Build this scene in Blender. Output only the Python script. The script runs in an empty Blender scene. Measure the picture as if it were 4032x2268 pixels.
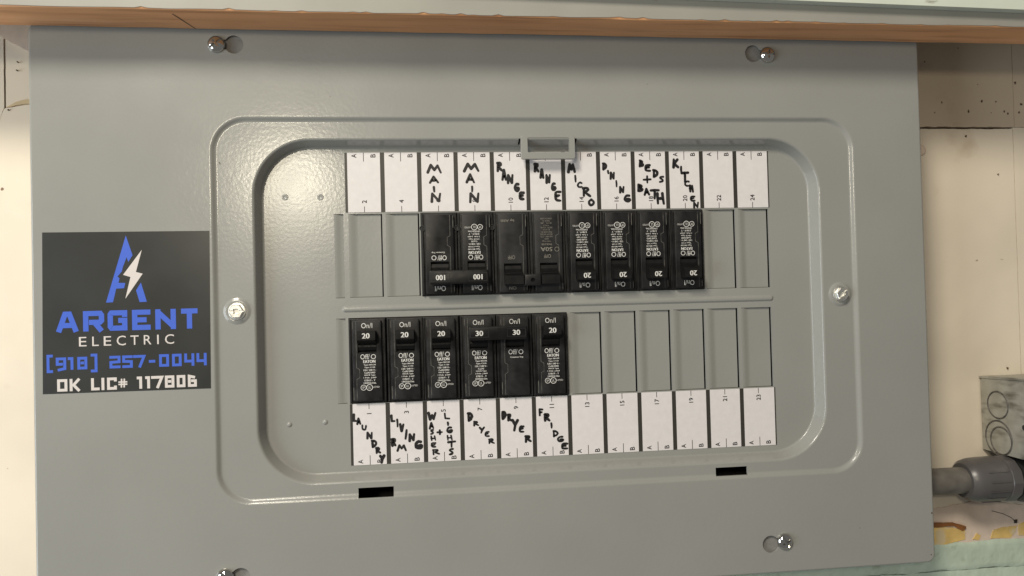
import bpy, bmesh, math, random
from mathutils import Vector, Matrix
random.seed(7)
S = 0.001                      # every length below is in millimetres
scene = bpy.context.scene
C = scene.collection

# ---------------------------------------------------------------- camera
cam_data = bpy.data.cameras.new('camera')
cam = bpy.data.objects.new('camera', cam_data)
C.objects.link(cam)
cam_data.sensor_width = 36.0
cam_data.lens = 25.893
cam_data.clip_start = 0.01
cam_data.clip_end = 50
right = Vector((0.993774, -0.108401, -0.025749))
down = Vector((-0.023852, 0.018759, -0.999539))
fwd = Vector((0.108834, 0.993930, 0.016056))
M = Matrix.Identity(4)
for i in range(3):
    M[i][0] = right[i]; M[i][1] = -down[i]; M[i][2] = -fwd[i]
M[0][3], M[1][3], M[2][3] = -0.0952, -0.5154, 0.0
cam.matrix_world = M
scene.camera = cam

# ---------------------------------------------------------------- light
world = bpy.data.worlds.new('World')
scene.world = world
world.use_nodes = True
bg = world.node_tree.nodes['Background']
bg.inputs['Color'].default_value = (1.0, 0.97, 0.92, 1)
bg.inputs['Strength'].default_value = 0.15

def area_lamp(name, loc, target, size, power, color, size_y=None, shape='RECTANGLE'):
    d = bpy.data.lights.new(name, 'AREA')
    d.shape = shape
    d.size = size
    d.size_y = size_y or size
    d.energy = power
    d.color = color
    o = bpy.data.objects.new(name, d)
    C.objects.link(o)
    o.location = loc
    o.rotation_euler = (Vector(target) - Vector(loc)).to_track_quat('-Z', 'Y').to_euler()
    return o

area_lamp('room_lamp', (-0.392, -1.14, 0.265), (-0.15, 0, 0.05), 0.10, 2.5, (1.0, 0.90, 0.70), shape='DISK')
area_lamp('ceiling_lamp', (-0.68, -1.10, 1.02), (-0.05, 0, 0), 0.42, 22.0, (1.0, 0.92, 0.79), shape='DISK')
area_lamp('window_light', (-1.50, -0.80, -0.20), (-0.2, 0, 0), 0.8, 14.0, (0.84, 0.93, 1.0), size_y=1.1)

scene.view_settings.view_transform = 'Standard'
scene.view_settings.look = 'None'
scene.view_settings.gamma = 1
scene.view_settings.exposure = 0.08
scene.view_settings.use_curve_mapping = False
scene.render.resolution_x = 1024
scene.render.resolution_y = 576

# ---------------------------------------------------------------- measured lettering boxes: (character, x0, z0, x1, z1)
HAND={
 6: [('M',-96.5,89.5,-85.9,95.9),('A',-95.0,82.6,-88.2,87.9),('I',-92.6,76.3,-90.9,80.7),('N',-94.5,69.1,-86.9,76.1)],
 8: [('M',-71.1,90.3,-59.7,96.6),('A',-69.3,82.5,-63.0,89.3),('I',-66.0,76.2,-64.3,80.7),('N',-67.7,68.5,-60.1,75.8)],
 10: [('R',-47.6,90.3,-43.2,97.4),('A',-44.2,84.0,-40.4,92.3),('N',-40.6,81.6,-35.7,88.7),('G',-35.6,76.0,-31.5,82.5),('E',-32.6,70.1,-28.4,76.4)],
 12: [('R',-21.2,89.9,-17.1,96.5),('A',-17.2,85.3,-13.7,92.3),('N',-13.0,81.7,-9.2,88.5),('G',-9.3,76.5,-5.3,82.6),('E',-7.3,68.9,-1.9,76.8)],
 14: [('M',2.9,89.2,9.0,96.1),('I',7.6,82.5,9.4,87.9),('C',9.5,78.5,13.6,82.9),('R',13.3,72.0,19.5,79.2),('O',17.1,65.2,22.3,70.6)],
 16: [('D',28.2,91.0,32.1,96.5),('I',31.8,88.2,32.7,91.0),('N',33.5,84.1,37.4,89.8),('I',37.6,78.5,38.7,83.9),('N',40.1,74.2,44.1,79.6),('G',43.2,67.7,48.7,73.3)],
 18: [('B',55.2,93.1,59.0,98.3),('E',59.1,89.6,63.9,95.3),('D',65.1,85.3,69.6,91.6),('S',69.5,81.8,73.7,86.8),('+',58.0,81.3,64.3,86.9),('B',53.4,75.1,58.3,81.0),('A',58.3,72.6,62.8,78.0),('T',62.9,69.7,70.1,77.1),('H',67.4,66.0,73.6,74.5)],
 20: [('K',79.9,92.2,84.9,99.2),('I',85.8,89.0,86.8,93.8),('T',86.2,81.7,92.4,89.6),('C',88.4,78.6,92.6,83.3),('H',91.9,74.5,95.4,80.1),('E',92.4,67.9,96.4,72.2),('N',94.7,63.0,99.1,67.7)],
 1: [('L',-151.0,-81.0,-148.2,-75.2),('A',-148.4,-82.8,-145.2,-78.0),('U',-145.2,-87.0,-141.1,-83.1),('N',-141.9,-93.1,-137.7,-88.1),('D',-138.8,-99.1,-134.6,-93.6),('R',-136.1,-103.2,-132.3,-98.8),('Y',-133.6,-110.2,-129.5,-104.1)],
 3: [('L',-125.5,-82.1,-122.1,-77.0),('I',-121.4,-85.8,-120.0,-79.9),('V',-119.4,-89.2,-116.0,-83.0),('/',-116.0,-94.3,-113.9,-87.6),('N',-113.3,-96.1,-108.8,-90.3),('G',-109.6,-101.7,-103.7,-95.4),('R',-125.4,-98.8,-121.6,-93.0),('M',-121.5,-102.4,-114.8,-97.8)],
 5: [('W',-99.9,-82.0,-94.0,-76.3),('A',-99.1,-88.0,-95.5,-83.4),('S',-98.7,-92.0,-95.6,-88.0),('H',-98.4,-96.3,-94.6,-92.6),('E',-98.4,-101.0,-94.5,-97.1),('R',-97.4,-106.0,-92.0,-101.8),('+',-94.1,-92.2,-89.6,-88.7),('L',-88.9,-81.8,-84.4,-77.3),('I',-86.8,-86.3,-85.9,-83.5),('G',-87.4,-91.5,-82.7,-86.9),('H',-87.1,-96.6,-83.1,-92.7),('T',-86.6,-101.6,-80.7,-96.9),('S',-86.3,-106.7,-82.1,-101.8)],
 7: [('D',-72.5,-83.9,-68.4,-77.6),('R',-68.5,-87.4,-64.4,-83.7),('Y',-64.6,-92.8,-60.3,-87.9),('E',-61.0,-95.2,-57.3,-91.3),('R',-58.4,-100.3,-53.7,-96.3)],
 9: [('D',-48.6,-83.8,-44.9,-77.6),('R',-44.7,-85.1,-41.2,-79.7),('Y',-41.5,-92.1,-36.7,-83.5),('E',-36.9,-93.3,-32.6,-88.3),('R',-32.7,-100.4,-27.7,-95.2)],
 11: [('F',-22.4,-82.4,-18.9,-77.0),('R',-18.7,-86.4,-14.1,-80.5),('I',-14.2,-91.4,-12.6,-87.1),('D',-12.6,-97.4,-8.5,-92.7),('G',-10.0,-101.2,-4.6,-96.9),('E',-7.2,-106.6,-1.9,-101.8)],
}
ARG= [('A', -336.4, -13.4, -322.3, -0.1), ('R', -319.7, -13.5, -306.7, -0.3), ('G', -304.6, -13.4, -292.4, -0.0), ('E', -289.5, -13.7, -278.0, -0.4), ('N', -275.0, -13.4, -262.1, -0.4), ('T', -258.8, -13.6, -248.4, -0.4)]
ELE= [('E', -322.4, -22.9, -317.8, -16.9), ('L', -314.3, -22.9, -310.3, -16.7), ('E', -307.2, -23.0, -302.6, -16.7), ('C', -299.2, -23.0, -293.6, -16.7), ('T', -290.7, -23.0, -285.6, -16.9), ('R', -282.4, -23.0, -277.7, -16.9), ('I', -274.1, -23.0, -273.1, -16.8), ('C', -269.2, -23.0, -263.5, -16.8)]
PHO= [('(', -342.3, -39.4, -338.5, -27.7), ('9', -336.7, -37.6, -330.4, -29.5), ('1', -329.4, -37.6, -325.3, -29.5), ('8', -323.6, -37.7, -317.5, -29.6), (')', -315.4, -39.9, -311.3, -27.9), ('2', -303.9, -38.1, -297.1, -30.0), ('5', -296.0, -38.1, -289.5, -29.8), ('7', -289.2, -38.0, -281.6, -29.6), ('-', -279.5, -34.9, -275.5, -33.2), ('0', -273.1, -37.9, -266.9, -29.7), ('0', -265.0, -38.0, -259.0, -29.8), ('4', -257.3, -37.9, -251.0, -29.9), ('4', -249.6, -37.9, -243.2, -29.7)]
LIC= [('O', -336.1, -51.5, -329.9, -43.6), ('K', -328.5, -51.7, -321.7, -43.7), ('L', -315.4, -51.6, -310.2, -43.7), ('I', -309.0, -51.7, -307.3, -43.7), ('C', -305.6, -51.5, -299.6, -43.7), ('#', -298.6, -50.4, -293.1, -44.7), ('1', -287.2, -51.6, -283.3, -43.7), ('1', -282.0, -51.6, -278.5, -43.7), ('7', -278.3, -51.6, -270.7, -43.7), ('8', -269.7, -51.7, -263.8, -43.7), ('0', -262.3, -51.7, -256.9, -43.7), ('6', -255.3, -51.6, -249.7, -43.7)]
LOGO1= [(-292.5, 48.4), (-288.5, 35.5), (-291.2, 31.1), (-292.2, 34.2), (-294.7, 27.8), (-295.3, 25.1), (-298.1, 21.7), (-296.8, 20.6), (-297.5, 17.6), (-293.3, 17.5), (-294.1, 14.1), (-299.0, 13.9), (-301.1, 5.1), (-305.4, 5.0)]
LOGO2= [(-283.6, 17.5), (-280.1, 4.9), (-284.6, 4.8), (-286.7, 12.5)]
BOLT= [(-282.7, 38.9), (-294.6, 22.8), (-290.0, 21.3), (-293.4, 7.2), (-282.4, 23.3), (-286.6, 24.5)]

# ---------------------------------------------------------------- materials
def mat(name, color, rough=0.5, metal=0.0, spec=0.5, noise=0.0, nscale=60, bump=0.0, bscale=400,
        bdist=0.0003, detail=3, coat=0.0, rnoise=0.0, stretch=None):
    m = bpy.data.materials.new(name)
    m.use_nodes = True
    nt = m.node_tree
    b = nt.nodes['Principled BSDF']
    b.inputs['Base Color'].default_value = (*color, 1)
    b.inputs['Roughness'].default_value = rough
    b.inputs['Metallic'].default_value = metal
    b.inputs['Specular IOR Level'].default_value = spec
    b.inputs['Coat Weight'].default_value = coat
    tc = nt.nodes.new('ShaderNodeTexCoord')
    src = tc.outputs['Object']
    if stretch:
        mp = nt.nodes.new('ShaderNodeMapping')
        mp.inputs['Scale'].default_value = stretch
        nt.links.new(src, mp.inputs['Vector'])
        src = mp.outputs['Vector']
    if noise or rnoise:
        n = nt.nodes.new('ShaderNodeTexNoise')
        n.inputs['Scale'].default_value = nscale
        n.inputs['Detail'].default_value = detail
        nt.links.new(src, n.inputs['Vector'])
        if noise:
            r = nt.nodes.new('ShaderNodeValToRGB')
            r.color_ramp.elements[0].position = 0.3
            r.color_ramp.elements[1].position = 0.7
            r.color_ramp.elements[0].color = (*[c * (1 - noise) for c in color], 1)
            r.color_ramp.elements[1].color = (*[min(1, c * (1 + noise)) for c in color], 1)
            nt.links.new(n.outputs['Fac'], r.inputs['Fac'])
            nt.links.new(r.outputs['Color'], b.inputs['Base Color'])
        if rnoise:
            mr = nt.nodes.new('ShaderNodeMapRange')
            mr.inputs['From Min'].default_value = 0.3
            mr.inputs['From Max'].default_value = 0.7
            mr.inputs['To Min'].default_value = rough - rnoise
            mr.inputs['To Max'].default_value = rough + rnoise
            nt.links.new(n.outputs['Fac'], mr.inputs['Value'])
            nt.links.new(mr.outputs['Result'], b.inputs['Roughness'])
    if bump:
        n2 = nt.nodes.new('ShaderNodeTexNoise')
        n2.inputs['Scale'].default_value = bscale
        n2.inputs['Detail'].default_value = 2
        nt.links.new(src, n2.inputs['Vector'])
        bp = nt.nodes.new('ShaderNodeBump')
        bp.inputs['Strength'].default_value = bump
        bp.inputs['Distance'].default_value = bdist
        nt.links.new(n2.outputs['Fac'], bp.inputs['Height'])
        nt.links.new(bp.outputs['Normal'], b.inputs['Normal'])
    return m

def layer(m, color, scale, lo, hi, detail=4, stretch=None, kind='noise', seed=0.0):
    """lays a second colour over a material where a noise passes a threshold (stains, chips, grain)"""
    nt = m.node_tree
    b = nt.nodes['Principled BSDF']
    inp = b.inputs['Base Color']
    tc = nt.nodes.new('ShaderNodeTexCoord')
    mp = nt.nodes.new('ShaderNodeMapping')
    mp.inputs['Location'].default_value = (seed, seed * .7, seed * .3)
    if stretch: mp.inputs['Scale'].default_value = stretch
    nt.links.new(tc.outputs['Object'], mp.inputs['Vector'])
    if kind == 'noise':
        n = nt.nodes.new('ShaderNodeTexNoise')
        n.inputs['Detail'].default_value = detail
        out = n.outputs['Fac']
    else:
        n = nt.nodes.new('ShaderNodeTexVoronoi')
        out = n.outputs['Distance']
    n.inputs['Scale'].default_value = scale
    nt.links.new(mp.outputs['Vector'], n.inputs['Vector'])
    mr = nt.nodes.new('ShaderNodeMapRange')
    mr.inputs['From Min'].default_value = lo
    mr.inputs['From Max'].default_value = hi
    nt.links.new(out, mr.inputs['Value'])
    mx = nt.nodes.new('ShaderNodeMix')
    mx.data_type = 'RGBA'
    nt.links.new(mr.outputs['Result'], mx.inputs['Factor'])
    if inp.is_linked:
        nt.links.new(inp.links[0].from_socket, mx.inputs['A'])
    else:
        mx.inputs['A'].default_value = inp.default_value
    mx.inputs['B'].default_value = (*color, 1)
    nt.links.new(mx.outputs['Result'], inp)
    return m

GREY = (0.272, 0.273, 0.254)
m_panel = mat('grey_panel_enamel', GREY, 0.21, noise=0.03, nscale=14, bump=0.19, bscale=420, bdist=0.00030, rnoise=0.035)
m_box = mat('grey_box_paint', (0.20, 0.195, 0.185), 0.6, noise=0.15, nscale=200)
m_dark = mat('dark_interior', (0.02, 0.02, 0.02), 0.8)
m_paper = mat('label_paper', (0.66, 0.63, 0.625), 0.62, noise=0.03, nscale=220, bump=0.1, bscale=300)
m_strip = mat('label_black_print', (0.035, 0.032, 0.026), 0.45)
m_ink = mat('printed_ink', (0.018, 0.015, 0.02), 0.6)
m_marker = mat('marker_ink', (0.010, 0.009, 0.010), 0.45, noise=0.5, nscale=500)
m_case = mat('breaker_black_plastic', (0.014, 0.0135, 0.0138), 0.42, spec=0.28, noise=0.3, nscale=130, bump=0.15, bscale=1800, bdist=0.0001, rnoise=0.12)
m_case2 = mat('breaker_charcoal_plastic', (0.021, 0.0205, 0.0208), 0.48, spec=0.28, noise=0.3, nscale=110, bump=0.15, bscale=1800, bdist=0.0001, rnoise=0.10)
m_toggle = mat('toggle_black_plastic', (0.008, 0.0075, 0.0075), 0.42, spec=0.25, rnoise=0.10, nscale=200)
m_wprint = mat('white_pad_print', (0.62, 0.61, 0.58), 0.5, noise=0.15, nscale=900)
m_tprint = mat('faded_tan_print', (0.20, 0.185, 0.155), 0.5, noise=0.2, nscale=900)
m_scuff = mat('scuffed_plastic_edge', (0.12, 0.115, 0.10), 0.6, noise=0.5, nscale=400)
m_chrome = mat('bright_nickel', (0.66, 0.65, 0.62), 0.07, metal=1.0, bump=0.05, bscale=500, rnoise=0.03, nscale=300)
m_zinc = mat('zinc_plated_steel', (0.90, 0.89, 0.84), 0.38, metal=1.0, rnoise=0.08, nscale=400)
m_vinyl = mat('charcoal_vinyl', (0.028, 0.029, 0.027), 0.30, rnoise=0.02, nscale=30, noise=0.05)
m_blue = mat('blue_vinyl_print', (0.047, 0.115, 0.55), 0.36)
m_silver = mat('pale_vinyl_print', (0.60, 0.555, 0.53), 0.40)

m_wood = mat('raw_pine', (0.70, 0.355, 0.165), 0.62, noise=0.12, nscale=5, stretch=(1, 9, 9), bump=0.25, bscale=60)
layer(m_wood, (0.46, 0.20, 0.085), 7, 0.50, 0.72, stretch=(1.2, 22, 22))
layer(m_wood, (0.76, 0.42, 0.22), 5, 0.52, 0.75, stretch=(0.8, 14, 14), seed=4)
layer(m_wood, (0.14, 0.055, 0.02), 26, 0.73, 0.78, stretch=(0.5, 2, 2), seed=9)
m_railpaint = mat('grey_rail_paint', (0.285, 0.277, 0.243), 0.5, noise=0.06, nscale=18, bump=0.2, bscale=90)
layer(m_railpaint, (0.17, 0.15, 0.115), 55, 0.70, 0.75, stretch=(0.6, 1, 1.6), seed=2)
m_mintwhite = mat('pale_mint_paint', (0.60, 0.64, 0.55), 0.45, noise=0.05, nscale=20, bump=0.2, bscale=100)
layer(m_mintwhite, (0.30, 0.30, 0.24), 60, 0.70, 0.76, stretch=(0.5, 1, 1.5), seed=3)
m_cream = mat('cream_wall_paint', (0.725, 0.645, 0.52), 0.55, noise=0.06, nscale=14, bump=0.35, bscale=45, bdist=0.0006)
layer(m_cream, (0.52, 0.41, 0.29), 22, 0.66, 0.86, seed=1, detail=6)
layer(m_cream, (0.20, 0.12, 0.07), 95, 0.80, 0.82, seed=5, detail=1)
m_cream_shaded = mat('cream_board_shaded', (0.58, 0.48, 0.365), 0.55, noise=0.06, nscale=16, bump=0.4, bscale=60, bdist=0.0006)  # wall cream browned in its base colour for the shade under the shelf
layer(m_cream_shaded, (0.42, 0.32, 0.22), 20, 0.60, 0.80, seed=2, detail=6)
layer(m_cream_shaded, (0.16, 0.10, 0.06), 80, 0.80, 0.83, seed=6, detail=1)
m_crack = mat('dark_gap', (0.03, 0.02, 0.015), 0.9)
m_mint = mat('mint_wall_paint', (0.47, 0.555, 0.45), 0.6, noise=0.10, nscale=40, bump=0.6, bscale=120, bdist=0.0012)
layer(m_mint, (0.30, 0.34, 0.24), 50, 0.62, 0.72, seed=3)
layer(m_mint, (0.55, 0.55, 0.42), 36, 0.66, 0.76, seed=8)
m_yellow = mat('old_yellow_paint', (0.68, 0.47, 0.16), 0.6, noise=0.15, nscale=90, bump=0.5, bscale=200)
layer(m_yellow, (0.62, 0.50, 0.30), 60, 0.58, 0.66, seed=4)
m_stain = mat('yellowed_paint', (0.60, 0.47, 0.28), 0.6, noise=0.12, nscale=60)
m_pink = mat('pinkish_filler', (0.66, 0.54, 0.44), 0.7, noise=0.10, nscale=70, bump=0.6, bscale=150, bdist=0.0006)
m_splinter = mat('brown_wood_splinter', (0.22, 0.085, 0.02), 0.6, noise=0.3, nscale=150)
m_chip = mat('dark_paint_chip', (0.10, 0.065, 0.04), 0.7, noise=0.4, nscale=500)
m_galv = mat('galvanised_steel', (0.42, 0.41, 0.36), 0.50, metal=0.55, noise=0.14, nscale=110, bump=0.3, bscale=140, rnoise=0.1)
layer(m_galv, (0.17, 0.16, 0.13), 75, 0.50, 0.72, seed=2, stretch=(1, .6, 1.8))
m_pipe = mat('weathered_conduit', (0.15, 0.138, 0.122), 0.5, metal=0.15, noise=0.18, nscale=130, bump=0.2, bscale=300)
m_pvc = mat('grey_connector_plastic', (0.085, 0.079, 0.077), 0.33, noise=0.08, nscale=60)
m_rubber = mat('black_rubber', (0.015, 0.016, 0.016), 0.55)

# ---------------------------------------------------------------- helpers
def build(name, verts, faces, material, parent=None, smooth=None):
    me = bpy.data.meshes.new(name)
    me.from_pydata([(x * S, y * S, z * S) for x, y, z in verts], [], faces)
    me.update()
    if material: me.materials.append(material)
    if smooth is not None:
        for p in me.polygons: p.use_smooth = True
        me.set_sharp_from_angle(angle=math.radians(smooth))
    o = bpy.data.objects.new(name, me)
    C.objects.link(o)
    if parent: o.parent = parent
    return o

def empty(name, loc=(0, 0, 0), roty=0.0):
    o = bpy.data.objects.new(name, None)
    C.objects.link(o)
    o.empty_display_size = 0.01
    o.location = [c * S for c in loc]
    o.rotation_euler = (0, roty, 0)
    return o

def tag(o, label, cat, group=None):
    o['label'] = label; o['category'] = cat
    if group: o['group'] = group
    return o

def structure(o, label=None):
    o['kind'] = 'structure'
    if label: o['label'] = label
    return o

def box_vf(x0, x1, y0, y1, z0, z1):
    v = [(x0, y0, z0), (x1, y0, z0), (x1, y1, z0), (x0, y1, z0), (x0, y0, z1), (x1, y0, z1), (x1, y1, z1), (x0, y1, z1)]
    f = [(0, 3, 2, 1), (4, 5, 6, 7), (0, 1, 5, 4), (1, 2, 6, 5), (2, 3, 7, 6), (3, 0, 4, 7)]
    return v, f

def merge(parts):
    V, F = [], []
    for v, f in parts:
        n = len(V); V += list(v); F += [tuple(i + n for i in q) for q in f]
    return V, F

def prism_vf(outline, y0, y1):
    """outline in (x,z), counter-clockwise as seen from the front (-y); y0 front, y1 back"""
    n = len(outline)
    v = [(x, y0, z) for x, z in outline] + [(x, y1, z) for x, z in outline]
    f = [tuple(range(n)), tuple(range(2 * n - 1, n - 1, -1))]
    for i in range(n):
        j = (i + 1) % n
        f.append((i, n + i, n + j, j))
    return v, f

def xprism_vf(outline, x0, x1):
    """outline in (y,z) extruded along x"""
    n = len(outline)
    v = [(x0, y, z) for y, z in outline] + [(x1, y, z) for y, z in outline]
    f = [tuple(range(n - 1, -1, -1)), tuple(range(n, 2 * n))]
    for i in range(n):
        j = (i + 1) % n
        f.append((i, j, n + j, n + i))
    return v, f

def rrect(x0, x1, z0, z1, r, n=8):
    pts = []
    for cx, cz, a0 in ((x1 - r, z0 + r, -90), (x1 - r, z1 - r, 0), (x0 + r, z1 - r, 90), (x0 + r, z0 + r, 180)):
        for i in range(n + 1):
            a = math.radians(a0 + 90 * i / n)
            pts.append((cx + r * math.cos(a), cz + r * math.sin(a)))
    return pts

def loops_vf(loops, cap_first=False, cap_last=True):
    """loops: list of lists of (x,y,z) of one length; faces wound to look towards -y"""
    n = len(loops[0])
    V = [p for l in loops for p in l]; F = []
    for k in range(len(loops) - 1):
        for i in range(n):
            j = (i + 1) % n
            F.append((k * n + i, k * n + j, (k + 1) * n + j, (k + 1) * n + i))
    if cap_last: F.append(tuple((len(loops) - 1) * n + i for i in range(n)))
    if cap_first: F.append(tuple(range(n - 1, -1, -1)))
    return V, F

def plate_vf(x0, x1, z0, z1, r, yf, yb, bev=0.4, n=6):
    """rounded plate with a softened front edge"""
    L = [[(x, yb, z) for x, z in rrect(x0, x1, z0, z1, r, n)],
         [(x, yf + bev, z) for x, z in rrect(x0, x1, z0, z1, r, n)],
         [(x, yf + bev * .3, z) for x, z in rrect(x0 + bev * .3, x1 - bev * .3, z0 + bev * .3, z1 - bev * .3, max(r - bev * .3, .02), n)],
         [(x, yf, z) for x, z in rrect(x0 + bev, x1 - bev, z0 + bev, z1 - bev, max(r - bev, .02), n)]]
    return loops_vf(L, cap_first=True, cap_last=True)

def lathe_vf(profile, n=32, cx=0, cz=0):
    """profile: (radius, y) from the outside in; axis along y"""
    L = []
    for r, y in profile:
        L.append([(cx + max(r, .001) * math.cos(2 * math.pi * i / n), y, cz + max(r, .001) * math.sin(2 * math.pi * i / n)) for i in range(n)])
    return loops_vf(L, cap_first=True, cap_last=True)

def xlathe_vf(profile, n=32, cy=0, cz=0):
    """profile: (x, radius), axis along x"""
    V, F = [], []
    for x, r in profile:
        for i in range(n):
            a = 2 * math.pi * i / n
            V.append((x, cy + r * math.cos(a), cz + r * math.sin(a)))
    for k in range(len(profile) - 1):
        for i in range(n):
            j = (i + 1) % n
            F.append((k * n + i, k * n + j, (k + 1) * n + j, (k + 1) * n + i))
    F.append(tuple(range(n - 1, -1, -1)))
    F.append(tuple((len(profile) - 1) * n + i for i in range(n)))
    return V, F

def cut(o, vf, smooth=None, weighted=False):
    """subtracts a cutter from o"""
    c = build('cutter', vf[0], vf[1], None)
    for q in (o, c):
        bm = bmesh.new(); bm.from_mesh(q.data)
        bmesh.ops.recalc_face_normals(bm, faces=bm.faces)
        bm.to_mesh(q.data); bm.free()
    c.parent = o.parent
    md = o.modifiers.new('cut', 'BOOLEAN')
    md.operation = 'DIFFERENCE'; md.solver = 'EXACT'; md.object = c
    dg = bpy.context.evaluated_depsgraph_get()
    me = bpy.data.meshes.new_from_object(o.evaluated_get(dg))
    me.name = o.name
    o.modifiers.clear()
    o.data = me
    bpy.data.objects.remove(c)
    if smooth is not None:
        for p in me.polygons: p.use_smooth = True
        me.set_sharp_from_angle(angle=math.radians(smooth))
    if weighted:
        w = o.modifiers.new('weighted_normals', 'WEIGHTED_NORMAL')
        w.keep_sharp = True; w.weight = 100
    return o

_tc = {}
def text_vf(s):
    """flat glyph mesh of a string in the (x,z) plane, and its bounds"""
    if s in _tc: return _tc[s]
    cu = bpy.data.curves.new('glyphs', 'FONT')
    cu.body = s; cu.resolution_u = 3
    o = bpy.data.objects.new('glyphs', cu); C.objects.link(o)
    dg = bpy.context.evaluated_depsgraph_get()
    me = o.evaluated_get(dg).to_mesh()
    v = [tuple(p.co) for p in me.vertices]; f = [tuple(p.vertices) for p in me.polygons]
    bpy.data.objects.remove(o)
    bpy.data.curves.remove(cu)
    xs = [p[0] for p in v]; ys = [p[1] for p in v]
    _tc[s] = (v, f, min(xs), max(xs), min(ys), max(ys))
    return _tc[s]

def text_at(s, cx, cz, h, y, w=None, rot=0.0, bold=0.0):
    """string centred at (cx,cz), cap height h (and width w if given), at depth y"""
    v, f, x0, x1, y0, y1 = text_vf(s)
    k = h / (y1 - y0); kx = (w / (x1 - x0)) if w else k
    c, sn = math.cos(rot), math.sin(rot)
    out = []
    for p in v:
        a = (p[0] - (x0 + x1) / 2) * kx; b = (p[1] - (y0 + y1) / 2) * k
        out.append((cx + a * c - b * sn, y, cz + a * sn + b * c))
    if bold:
        V, F = [], []
        for i, d in enumerate((-bold, 0, bold)):
            n = len(V); V += [(p[0] + d, p[1] - i * .012, p[2] + d * (.8 if rot else 0)) for p in out]; F += [tuple(q + n for q in t) for t in f]
        return V, F
    return out, f

def ribbon_vf(pts, w, y, closed=False):
    """mitred flat ribbon along a polyline in (x,z)"""
    n = len(pts); V, F = [], []
    P = [Vector(p) for p in pts]
    for i in range(n):
        a = P[i - 1] if (i > 0 or closed) else None
        b = P[(i + 1) % n] if (i < n - 1 or closed) else None
        d1 = (P[i] - a).normalized() if a is not None else (b - P[i]).normalized()
        d2 = (b - P[i]).normalized() if b is not None else d1
        t = (d1 + d2)
        t = t.normalized() if t.length > 1e-6 else d1
        nrm = Vector((-t.y, t.x)); k = max(0.35, nrm.dot(Vector((-d1.y, d1.x))))
        o = nrm * (w / 2 / k)
        V += [(P[i].x - o.x, y, P[i].y - o.y), (P[i].x + o.x, y, P[i].y + o.y)]
    for i in range(n if closed else n - 1):
        j = (i + 1) % n
        F.append((2 * i, 2 * j, 2 * j + 1, 2 * i + 1))
    return V, F

def marker_vf(pts, w, y):
    """felt-pen stroke: round joins and ends, width that follows the pressure"""
    V, F = [], []
    n_ = len(pts)
    R = [w / 2 * random.uniform(.86, 1.12) * (.86 if i == n_ - 1 else 1) for i in range(n_)]
    for i, p in enumerate(pts):
        r = R[i]; n = len(V)
        V += [(p[0] + r * math.cos(k * math.pi / 6), y - .004 * (i % 3), p[1] + r * math.sin(k * math.pi / 6)) for k in range(12)]
        F.append(tuple(n + k for k in range(12)))
        if i:
            a = Vector(pts[i - 1]); b = Vector(p)
            if (b - a).length < 1e-4: continue
            d = (b - a).normalized(); o = Vector((-d.y, d.x)); n = len(V); yy = y - .012 - .002 * (i % 2)
            V += [(a.x - o.x * R[i - 1], yy, a.y - o.y * R[i - 1]), (b.x - o.x * r, yy, b.y - o.y * r), (b.x + o.x * r, yy, b.y + o.y * r), (a.x + o.x * R[i - 1], yy, a.y + o.y * R[i - 1])]
            F.append((n, n + 1, n + 2, n + 3))
    return V, F

def chaikin(pts, k=2):
    for _ in range(k):
        q = [pts[0]]
        for a, b in zip(pts, pts[1:]):
            q += [(a[0] * .75 + b[0] * .25, a[1] * .75 + b[1] * .25), (a[0] * .25 + b[0] * .75, a[1] * .25 + b[1] * .75)]
        pts = q + [pts[-1]]
    return pts

def arc(cx, cz, rx, rz, a0, a1, n=8):
    return [(cx + rx * math.cos(math.radians(a0 + (a1 - a0) * i / n)), cz + rz * math.sin(math.radians(a0 + (a1 - a0) * i / n))) for i in range(n + 1)]

# ---------------------------------------------------------------- the setting: wall
W = 40.0
def ragged(p, q, n, amp):
    out = []
    for i in range(n):
        t = i / n
        a = amp if 0 < i else 0
        out.append((p[0] + (q[0] - p[0]) * t + random.uniform(-a, a), p[1] + (q[1] - p[1]) * t + random.uniform(-a, a)))
    return out

def ragged_poly(pts, amps, step=4.0):
    out = []
    for i, p in enumerate(pts):
        q = pts[(i + 1) % len(pts)]
        L = math.hypot(q[0] - p[0], q[1] - p[1])
        a = amps[i]
        out += ragged(p, q, max(1, int(L / step)) if a else 1, a)
    return out

wall = build('wall', *box_vf(-1250, 1250, W + 6, W + 30, -800, 700), m_crack)
structure(wall, 'cream painted old wall behind the grey panel')
# painted boards and plaster panels, counter-clockwise outlines seen from the front
def panel(name, pts, amps, front, back, material, step=4.0):
    v, f = prism_vf(ragged_poly(pts, amps, step), front, back)
    return build(name, v, f, material, wall)
panel('plaster_panel', [(0, -204), (382.6, -204), (383.2, 129.9), (0, 130.3)], [0, .12, .25, 0], W, W + 6, m_cream)
panel('wall_board', [(0, 131.9), (384, 131.5), (384, 650), (0, 650)], [.30, 0, 0, 0], W - 1.0, W + 6, m_cream_shaded, 3.0)
panel('plaster_panel', [(383.5, -204), (1200, -204), (1200, 131.2), (383.9, 131.2)], [0, 0, 0, .15], W + .3, W + 6, m_cream)
panel('wall_board', [(384.5, 131.4), (1200, 131.4), (1200, 650), (384.5, 650)], [.2, 0, 0, 0], W - .6, W + 6, m_cream_shaded, 3.0)
panel('plaster_panel', [(-1200, -204), (-1, -204), (-1, 150.5), (-377, 147.5), (-393, 144.8), (-397, 134), (-1200, 132)], [0, 0, 0, .3, .5, .5, 0], W, W + 6, m_cream)
panel('wall_board', [(-392.3, 144.0), (-377, 146.9), (-1, 150), (-1, 650), (-391.2, 650)], [.3, 0, 0, 0, .1], W + 1.0, W + 6, m_cream, 4.0)
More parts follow.
